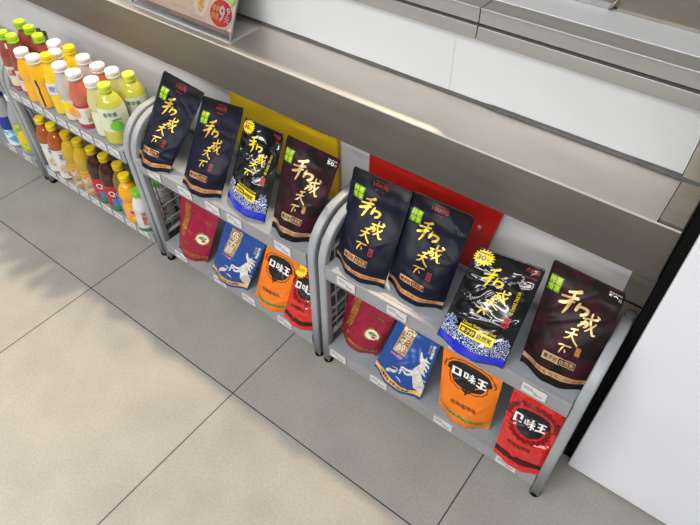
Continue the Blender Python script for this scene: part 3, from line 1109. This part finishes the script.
L_RED = liquid('red_tea_drink', (0.26, 0.060, 0.040))
L_ORG = liquid('mango_juice', (0.80, 0.42, 0.015))
L_YEL = liquid('yellow_juice', (0.80, 0.56, 0.020))
L_CLR = liquid('milky_clear_drink', (0.50, 0.47, 0.42))
L_PNK = liquid('pink_guava_drink', (0.52, 0.13, 0.075))
L_PAL = liquid('pale_lemon_drink', (0.56, 0.53, 0.24))
L_APL = liquid('green_apple_drink', (0.50, 0.50, 0.06))
L_AMB = liquid('amber_tea', (0.34, 0.075, 0.014))
L_GLD = liquid('golden_tea', (0.50, 0.32, 0.015))
L_DRK = liquid('dark_tea', (0.045, 0.012, 0.008))
L_OLV = liquid('olive_tea', (0.16, 0.11, 0.02))
L_OJ = liquid('orange_juice', (0.78, 0.34, 0.010))
L_MLK = mat('white_bottle', (0.62, 0.61, 0.60), 0.25, coat=0.3)
L_WAT = liquid('clear_water_bottle', (0.30, 0.32, 0.33))
C_LIME = mat('lime_cap', (0.36, 0.62, 0.02), 0.35)
C_LIMEY = mat('yellow_green_cap', (0.62, 0.70, 0.06), 0.35)
C_WHITE = mat('white_cap', (0.72, 0.72, 0.73), 0.35)
C_PEACH = mat('pinkish_white_cap', (0.70, 0.60, 0.56), 0.35)
C_YEL = mat('yellow_cap', (0.80, 0.60, 0.01), 0.35)
C_YEL_SHADE = mat('shaded_yellow_cap', (0.58, 0.40, 0.01), 0.35)  # yellow cap with the shelf shade put into its colour
C_GREEN = mat('green_cap', (0.16, 0.55, 0.03), 0.35)
C_BLUE = mat('blue_cap', (0.03, 0.10, 0.45), 0.35)
P_CREAM = mat('label_cream', (0.66, 0.60, 0.48), 0.4)
P_PALE = mat('label_pale_green', (0.62, 0.66, 0.50), 0.4)
P_WHITE = mat('label_white', (0.66, 0.65, 0.64), 0.4)
P_BLACK = mat('label_black', (0.02, 0.02, 0.02), 0.4)
P_LRED = mat('label_red', (0.42, 0.025, 0.035), 0.4)
P_BLUE = mat('label_blue', (0.07, 0.22, 0.42), 0.4)
P_GREEN = mat('label_green', (0.05, 0.20, 0.06), 0.4)
P_ORG = mat('label_orange', (0.80, 0.30, 0.02), 0.4)
P_MIX = noisy('label_printed', (0.50, 0.36, 0.14), (0.22, 0.24, 0.20), 0.4, 0, (70, 70, 70), lo=.45, hi=.55)
P_TAN = noisy('label_floral', (0.62, 0.50, 0.32), (0.42, 0.26, 0.12), 0.4, 0, (60, 60, 60), lo=.45, hi=.55)
P_NAVYB = mat('label_deep_blue', (0.015, 0.035, 0.28), 0.3)
P_AQUA = noisy('label_sky', (0.10, 0.35, 0.70), (0.70, 0.78, 0.84), 0.35, 0, (40, 40, 40), lo=.45, hi=.55)
P_LEMON = noisy('label_lemon', (0.62, 0.58, 0.08), (0.25, 0.40, 0.06), 0.35, 0, (50, 50, 50), lo=.45, hi=.58)
P_PEACHP = mat('label_peach', (0.78, 0.34, 0.10), 0.4)

PROFILES = {
    'tea': [(.80, 0), (.96, .02), (1, .05), (1, .50), (.94, .545), (.94, .56), (1, .61), (1.02, .70), (.96, .79), (.78, .88), (.56, .94), (.47, .97), (.46, 1)],
    # fractions of the body height (below the cap) and of the body radius
    'wide': [(.80, 0), (.96, .02), (1, .06), (1, .40), (.93, .46), (.92, .52), (1, .60), (.99, .70), (.90, .78), (.76, .88), (.64, .96), (.62, 1)],
    'slim': [(.82, 0), (.98, .02), (1, .06), (1, .58), (.95, .66), (.80, .78), (.60, .90), (.48, .96), (.46, 1)],
    'round': [(.80, 0), (.96, .02), (1, .06), (1, .62), (.97, .68), (.92, .76), (.76, .86), (.54, .94), (.44, .97), (.42, 1)],
    'bulb': [(.80, 0), (.95, .02), (1, .06), (1, .40), (.90, .50), (.88, .55), (1, .64), (1, .72), (.90, .82), (.66, .91), (.44, .96), (.42, 1)],
    'square': [(.84, 0), (.98, .015), (1, .04), (1, .66), (.96, .72), (.78, .84), (.54, .93), (.46, .96), (.44, 1)],
}


def bottle(label, x, y, z0, H, R, kind, m_liq, m_cap, rc, hc, lab=None, decals=(), face=-0.5, group=None, cat='bottle'):
    t = thing('drink_bottle', label, cat, (x, y, z0), group)
    hb = H - 0.010 - hc
    b = MB()
    prof = [(r * R, q * hb) for r, q in PROFILES[kind]]
    fine = []
    for i in range(len(prof) - 1):
        for k in range(3):
            s = k / 3
            fine.append((prof[i][0] * (1 - s) + prof[i + 1][0] * s, prof[i][1] * (1 - s) + prof[i + 1][1] * s))
    fine.append(prof[-1])
    nk = max(rc * 0.86, prof[-1][0] * .9)
    fine += [(nk, hb + 0.001), (nk, hb + hc * .4)]
    b.lathe(fine, 28, m_liq)
    b.build('bottle_body', t)
    b = MB()
    cz = hb + 0.001
    v = [(rc, cz), (rc, cz + hc * .26), (rc * .97, cz + hc * .28), (rc * .97, cz + hc * .32), (rc, cz + hc * .34), (rc, cz + hc * .88), (rc * .95, cz + hc * .97), (rc * .86, cz + hc), (rc * .5, cz + hc * 0.985)]
    b.lathe(v, 30, m_cap)
    b.build('cap', t)
    if lab:
        lo, hi, m_lab = lab

        def rad(q):
            q = min(max(q, 0), 1)
            pr = PROFILES[kind]
            for i in range(len(pr) - 1):
                if pr[i][1] <= q <= pr[i + 1][1]:
                    s = (q - pr[i][1]) / (pr[i + 1][1] - pr[i][1])
                    return R * (pr[i][0] * (1 - s) + pr[i + 1][0] * s)
            return R * pr[-1][0]

        def P(u, v, l):
            a = face + (u - .5) * 2 * PI
            q = lo + (hi - lo) * v
            r = rad(q) + 0.0007 + l
            return Vector((r * math.cos(a), r * math.sin(a), q * hb))
        b = MB()
        b.grid(lambda u, v: P(u, v, 0), 32, 10, m_lab)
        S = Surf(P, 2 * PI * R, (hi - lo) * hb)
        for d in decals:
            S.put(b, d[0], d[1], d[2], d[3] if len(d) > 3 else 1, d[4] if len(d) > 4 else 0.0, 0.005)
        b.build('label', t)
    return t


DU = 0.3842
G1, G2 = 'juice bottles on the upper rack shelf', 'tea and juice bottles on the lower rack shelf'
tx = text
# -- upper shelf, front row
red_dec = [(rect2(8, 3), (.30, .55, .70, .95), P_CREAM), (tx('山楂', .03), (.37, .60, .50, .90), P_LRED, 2), (tx('果茶', .03), (.51, .60, .63, .90), P_LRED, 2), (rect2(10, 2), (.2, .02, .8, .12), P_LRED)]


def redb(label, x, y, H, R):
    bottle(label, x, y, DU, H, R, 'square', L_RED, C_LIME, .0165, .022, (.06, .52, P_CREAM), red_dec[1:], -.6, G1)


redb('red drink bottle with lime cap in the front row, touching the end frame', -.496, .258, .187, .0295)
redb('red drink bottle with lime cap in the front row beside the mango juice', -.438, .256, .195, .0285)
redb('red drink bottle with lime cap, back row, behind the one touching the end frame', -.4985, .320, .196, .0270)
redb('red drink bottle with lime cap, middle of the three in the back row', -.4455, .317, .195, .0265)
redb('red drink bottle, lime cap, back row, beside white capped bottle', -.394, .310, .187, .0255)
mango = [(rect2(2, 12), (.46, -.05, .49, 1.4), P_BLACK)]
bottle('mango juice bottle with white cap next to the red drinks', -.385 + -.01, .248, DU, .166, .0290, 'wide', L_ORG, C_WHITE, .0200, .020, None, (), -.5, G1)
bottle('mango juice bottle with white cap and a black upright strip', -.338, .248, DU, .164, .0290, 'wide', L_ORG, C_WHITE, .0200, .020, (.05, .72, L_ORG), [(rect2(2, 16), (.40, .02, .43, .98), P_BLACK)], -.5, G1)
bottle('yellow juice bottle, small yellow cap, white label, front row', -.272, .256, DU, .187, .0285, 'slim', L_YEL, C_YEL, .0160, .021, (.42, .66, L_YEL), [(rect2(6, 3), (.30, .02, .62, .98), P_WHITE), (tx('橙汁', .02), (.36, .3, .56, .75), P_BLUE, 2)], -.5, G1)
bottle('clear peach drink bottle with white cap and fruit label', -.216, .256, DU, .176, .0290, 'wide', L_CLR, C_WHITE, .0200, .020, (.04, .46, P_CREAM),
       [(disc2(), (.30, .35, .50, .98), C_YEL), (disc2(), (.40, .20, .55, .66), P_PEACHP, 2), (tx('蜜桃', .02), (.56, .3, .70, .7), P_GREEN, 2)], -.5, G1)
bottle('pink guava drink bottle with white cap in the front row', -.153, .256, DU, .174, .0295, 'wide', L_PNK, C_WHITE, .0205, .020, (.04, .52, P_WHITE),
       [(rect2(12, 2), (.1, .88, .9, 1.0), P_LRED), (disc2(), (.26, .40, .40, .86), P_PEACHP), (rect2(4, 6), (.48, .25, .66, .85), P_TAN), (rect2(12, 2), (.1, .0, .9, .16), P_LRED)], -.5, G1)
bottle('pale lemon drink bottle with white cap between pink and green bottles', -.077, .260, DU, .176, .0290, 'wide', L_PAL, C_WHITE, .0200, .020, (.04, .56, P_PALE),
       [(tx('青柠汁', .03, True), (.44, .10, .54, .95), P_GREEN)], -.5, G1)
apple = [(disc2(), (.43, .03, .575, .50), C_GREEN, 1), (strokes2([[(.1, .5, .3), (.5, .7, .35), (.9, .4, .2)]]), (.46, .46, .58, .60), P_GREEN, 3), (tx('青苹果', .02), (.38, .68, .54, .86), P_GREEN, 1)]
bottle('green apple drink bottle with apple label, front row by the rack frame', -0.025, 0.262, DU, 0.178, .0375, 'round', L_APL, C_LIMEY, .0170, .020, (.30, .76, P_PALE), apple, -.5, G1)
bottle('green apple drink bottle with yellow green cap in the back row by the wall', -0.026, 0.34, DU, 0.174, .0375, 'round', L_APL, C_LIMEY, .0170, .020, (.30, .76, P_PALE), apple[2:], -.5, G1)
# -- back row
bottle('white capped mango bottle, back row, beside a red drink', -0.342, 0.324, DU, 0.176, 0.026, 'wide', L_YEL, C_WHITE, .0200, .020, None, (), 0, G1)
bottle('white capped clear bottle in the back row behind the yellow capped one', -0.309, 0.301, DU, 0.166, 0.023, 'wide', L_CLR, C_WHITE, .0195, .020, None, (), 0, G1)
bottle('yellow juice bottle with yellow cap standing in the back row', -0.256, 0.32, DU, 0.189, .0280, 'slim', L_YEL, C_YEL, .0160, .021, None, (), 0, G1)
bottle('clear drink bottle with white cap in the back row behind the peach drink', -0.198, 0.32, DU, 0.177, .0290, 'wide', L_CLR, C_WHITE, .0200, .020, None, (), 0, G1)
bottle('pink drink bottle with pinkish cap in the back row', -0.138, 0.322, DU, 0.171, .0290, 'wide', L_PNK, C_PEACH, .0205, .020, None, (), 0, G1)
bottle('pale lemon drink bottle with white cap in the back row', -0.082, 0.328, DU, 0.172, 0.026, 'wide', L_PAL, C_WHITE, .0195, .020, None, (), 0, G1)

# -- lower shelf
DL = 0.0812


def low(label, x, y, H, R, kind, liq, cap, lab, dec, rc=.0165):
    bottle(label, x, y, DL, H, R, kind, liq, cap, rc, .020, lab, dec, -.5, G2)


rose = [(disc2(), (.36, .20, .56, .50), P_TAN), (disc2(), (.48, .04, .62, .26), mat('label_rose', (.62, .12, .14), .4), 2), (tx('花茶', .02), (.44, .66, .58, .86), P_BLACK, 1)]
low('amber tea bottle with yellow cap and white label, touching the rack end frame', -.471, .249, .214, .0300, 'tea', L_AMB, C_YEL, (.05, .66, P_WHITE), rose)
low('amber tea bottle with yellow cap and white label, second from the end frame', -.409, .249, .214, .0310, 'tea', L_AMB, C_YEL, (.05, .66, P_WHITE), rose)
gold_dec = [(rect2(10, 2), (.1, .86, .9, .98), P_ORG), (rect2(10, 3), (.1, .30, .9, .55), P_MIX)]
low('golden tea bottle with shaded yellow cap beside the amber teas', -.332, .249, .214, .0305, 'tea', L_GLD, C_YEL_SHADE, (.05, .50, P_TAN), gold_dec)
low('golden tea bottle with shaded yellow cap beside the dark teas', -.270, .249, .213, .0305, 'tea', L_GLD, C_YEL_SHADE, (.05, .50, P_TAN), gold_dec)
qo = [(tx('Qo', .03), (.38, .58, .56, .82), P_WHITE, 1), (rect2(8, 4), (.40, .18, .62, .50), P_BLUE, 1), (rect2(12, 2), (.1, .0, .9, .18), P_GREEN, 1)]
low('dark tea bottle with red label beside the golden teas', -.203, .249, .212, .0305, 'tea', L_DRK, C_YEL_SHADE, (.05, .56, P_LRED), qo)
low('dark tea bottle with red label beside the olive tea', -.141, .249, .212, .0305, 'tea', L_DRK, C_YEL_SHADE, (.05, .56, P_LRED), qo)
low('olive tea bottle with shaded yellow cap and blue label', -.081, .252, .206, .0290, 'tea', L_OLV, C_YEL_SHADE, (.05, .52, P_BLUE), [(rect2(12, 2), (.1, .0, .9, .25), P_GREEN, 1), (disc2(), (.40, .35, .58, .80), P_MIX, 1)])
low('orange juice bottle with bulging shoulders and yellow cap', -.052, .246, .182, .0320, 'bulb', L_OJ, C_YEL, (.06, .44, P_PEACHP),
    [(disc2(), (.38, .10, .58, .50), P_ORG, 1), (disc2(20), (.42, .18, .54, .42), C_YEL, 3), (disc2(16), (.42, .58, .52, .80), P_BROWN if 'P_BROWN' in globals() else M_BROWNP, 1)], .0175)
milk = [(tx('优酸乳', .02, True), (.44, .30, .52, .90), P_LRED, 1), (rect2(12, 2), (.1, .0, .9, .16), P_GREEN, 1)]
low('white milk drink bottle with green cap in the front row by the rack post', .006, .240, .156, .0285, 'wide', L_MLK, C_GREEN, (.03, .70, L_MLK), milk, .0180)
low('white milk drink bottle seen through the wire side, second row', .018, .308, .158, .0285, 'wide', L_MLK, C_GREEN, (.03, .70, L_MLK), milk, .0180)
low('white milk drink bottle seen through the wire side, deepest', .022, .370, .158, .0270, 'wide', L_MLK, C_GREEN, (.03, .70, L_MLK), milk, .0180)
low('clear grey water bottle behind the amber teas, second row by the end frame', -.486, .330, .200, .0290, 'square', L_WAT, C_WHITE, None, ())
low('clear grey water bottle in the second row behind the golden teas', -.380, .332, .196, .0290, 'square', L_WAT, C_YEL_SHADE, None, ())
# -- far rack
G3 = 'bottles in the rack at the far end'
bottle('clear water bottle with lemon label at the end of the far rack', -.640, .255, DL, .235, .0340, 'square', L_WAT, C_WHITE, .0165, .020, (.08, .62, P_LEMON), [(disc2(), (.42, .30, .60, .80), C_YEL, 1)], -.75, G3)
bottle('water bottle with deep blue label standing beside the lemon labelled one', -.722, .250, DL, .225, .0340, 'square', L_WAT, C_BLUE, .0165, .020, (.06, .66, P_AQUA), [(rect2(12, 5), (.05, .55, .95, 1.0), P_NAVYB, 1)], -.75, G3)
bottle('red drink bottle with lime cap on the upper shelf of the far rack', -.625, .265, DU, .20, .0330, 'square', L_RED, C_LIME, .0165, .020, (.06, .5, P_CREAM), (), -.75, G3)

# ------------------------------------------------------------------ menu stand
ms = thing('menu_stand', 'clear acrylic stand with a food menu on the steel counter', 'menu stand', (0.058, 0.476, 0.6602))
M_ACR = mat('clear_acrylic', (0.96, 0.97, 0.97), 0.05, trans=1.0, ior=1.3)
M_ACRE = mat('acrylic_edge', (0.80, 0.80, 0.78), 0.15, trans=0.4)
w_, h_ = 0.38, 0.27
lean = 0.45


def MP(u, v, l):
    return Vector((-w_ / 2 + w_ * u, v * h_ * math.sin(lean) - (l + 0.0012) * math.cos(lean) + 0.003, 0.004 + v * h_ * math.cos(lean) + (l + 0.0012) * math.sin(lean)))


def slab(fn, d0, d1, u0, u1, v0, v1, m, mb):
    pts = [fn(u, v, d) for d in (d0, d1) for u, v in ((u0, v0), (u1, v0), (u1, v1), (u0, v1))]
    mb.add(pts, [(0, 3, 2, 1), (4, 5, 6, 7), (0, 1, 5, 4), (1, 2, 6, 5), (2, 3, 7, 6), (3, 0, 4, 7)], m)


b = MB()
slab(MP, 0.0012, 0.0030, 0, 1, 0, 1, M_ACR, b)
slab(MP, -0.0034, -0.0016, 0, 1, 0, 1, M_ACR, b)
for u0, u1 in ((0, 0.004), (0.996, 1)):
    slab(MP, -0.0036, 0.0032, u0, u1, 0, 1, M_ACRE, b)
b.build('acrylic_holder', ms)
b = MB()
b.box((-w_ / 2, -0.002, 0.0), (w_ / 2, 0.100, 0.0022), M_ACRE)
b.build('acrylic_foot', ms)
b = MB()
M_MENU = mat('menu_paper', (0.66, 0.50, 0.39), 0.45)
S = Surf(lambda u, v, l: MP(u, v, l - 0.0006), w_, h_)
slab(MP, -0.0014, -0.0005, 0.006, 0.994, 0.035, 0.99, M_MENU, b)
c_shell = mat('menu_tortilla', (0.74, 0.64, 0.50), .45)
c_fill = noisy('menu_filling', (0.60, 0.22, 0.08), (0.72, 0.46, 0.16), .45, 0, (120, 120, 120), lo=.45, hi=.55)
c_sh = mat('menu_rose_grey', (0.44, 0.34, 0.31), .45)
S.put(b, rect2(10, 1), (.006, .035, .994, .075), mat('menu_brown_band', (.27, .18, .15), .4), 0)
S.put(b, rect2(6, 2), (.006, .12, .34, .40), mat('menu_pale_panel', (.66, .55, .47), .4), 0)
S.put(b, rect2(6, 1), (.02, .15, .30, .165), c_sh, 1)
S.put(b, rect2(6, 1), (.02, .19, .26, .205), c_sh, 1)
for (ux, vx, sx, sy, ro) in ((.47, .33, .15, .30, .55), (.68, .29, .14, .36, .12)):
    S.put(b, disc2(), (ux - sx / 2, vx - sy / 2, ux + sx / 2, vx + sy / 2), c_shell, 1, ro)
    S.put(b, disc2(), (ux - sx * .28, vx - sy * .40, ux + sx * .28, vx + sy * .42), c_fill, 2, ro)
    for k in range(7):
        a = random.uniform(0, 6.28)
        rr = random.uniform(.01, .045)
        S.put(b, disc2(10), (ux + rr * math.cos(a) - .012, vx + 2.2 * rr * math.sin(a) - .02, ux + rr * math.cos(a) + .012, vx + 2.2 * rr * math.sin(a) + .02),
              random.choice((M_REDP, M_ORGOLD, C_LIME, M_WHITEP)), 3, ro)
for ux, vx, s in ((.90, .40, .09), (.945, .34, .08), (.86, .50, .08)):
    S.put(b, disc2(), (ux - s, vx - s * .9, ux + s * .6, vx + s * .9), mat('menu_lime_skin', (.30, .44, .05), .45), 1, .4)
    S.put(b, disc2(), (ux - s * .8, vx - s * .75, ux + s * .45, vx + s * .75), mat('menu_lime_flesh', (.62, .68, .28), .45), 2, .4)
S.put(b, text('火辣鸡肉卷', .0), (.40, .115, .55, .145), c_sh, 1)
S.put(b, text('香嫩牛肉卷', .0), (.60, .085, .75, .115), c_sh, 1)
S.put(b, disc2(), (.775, .075, .985, .325), M_WHITEP, 3)
S.put(b, disc2(), (.780, .082, .980, .318), mat('menu_red', (.55, .02, .015), .4), 4)
S.put(b, text('尝鲜', .03), (.798, .205, .866, .262), M_ORGOLD, 6)
S.put(b, text('特惠', .03), (.798, .138, .866, .195), M_ORGOLD, 6)
S.put(b, text('9', .05), (.866, .135, .912, .268), M_WHITEP, 6)
S.put(b, text('9', .05), (.926, .205, .957, .268), M_WHITEP, 6)
S.put(b, text('元', .02), (.920, .135, .960, .192), M_WHITEP, 6)
b.build('menu_sheet', ms)
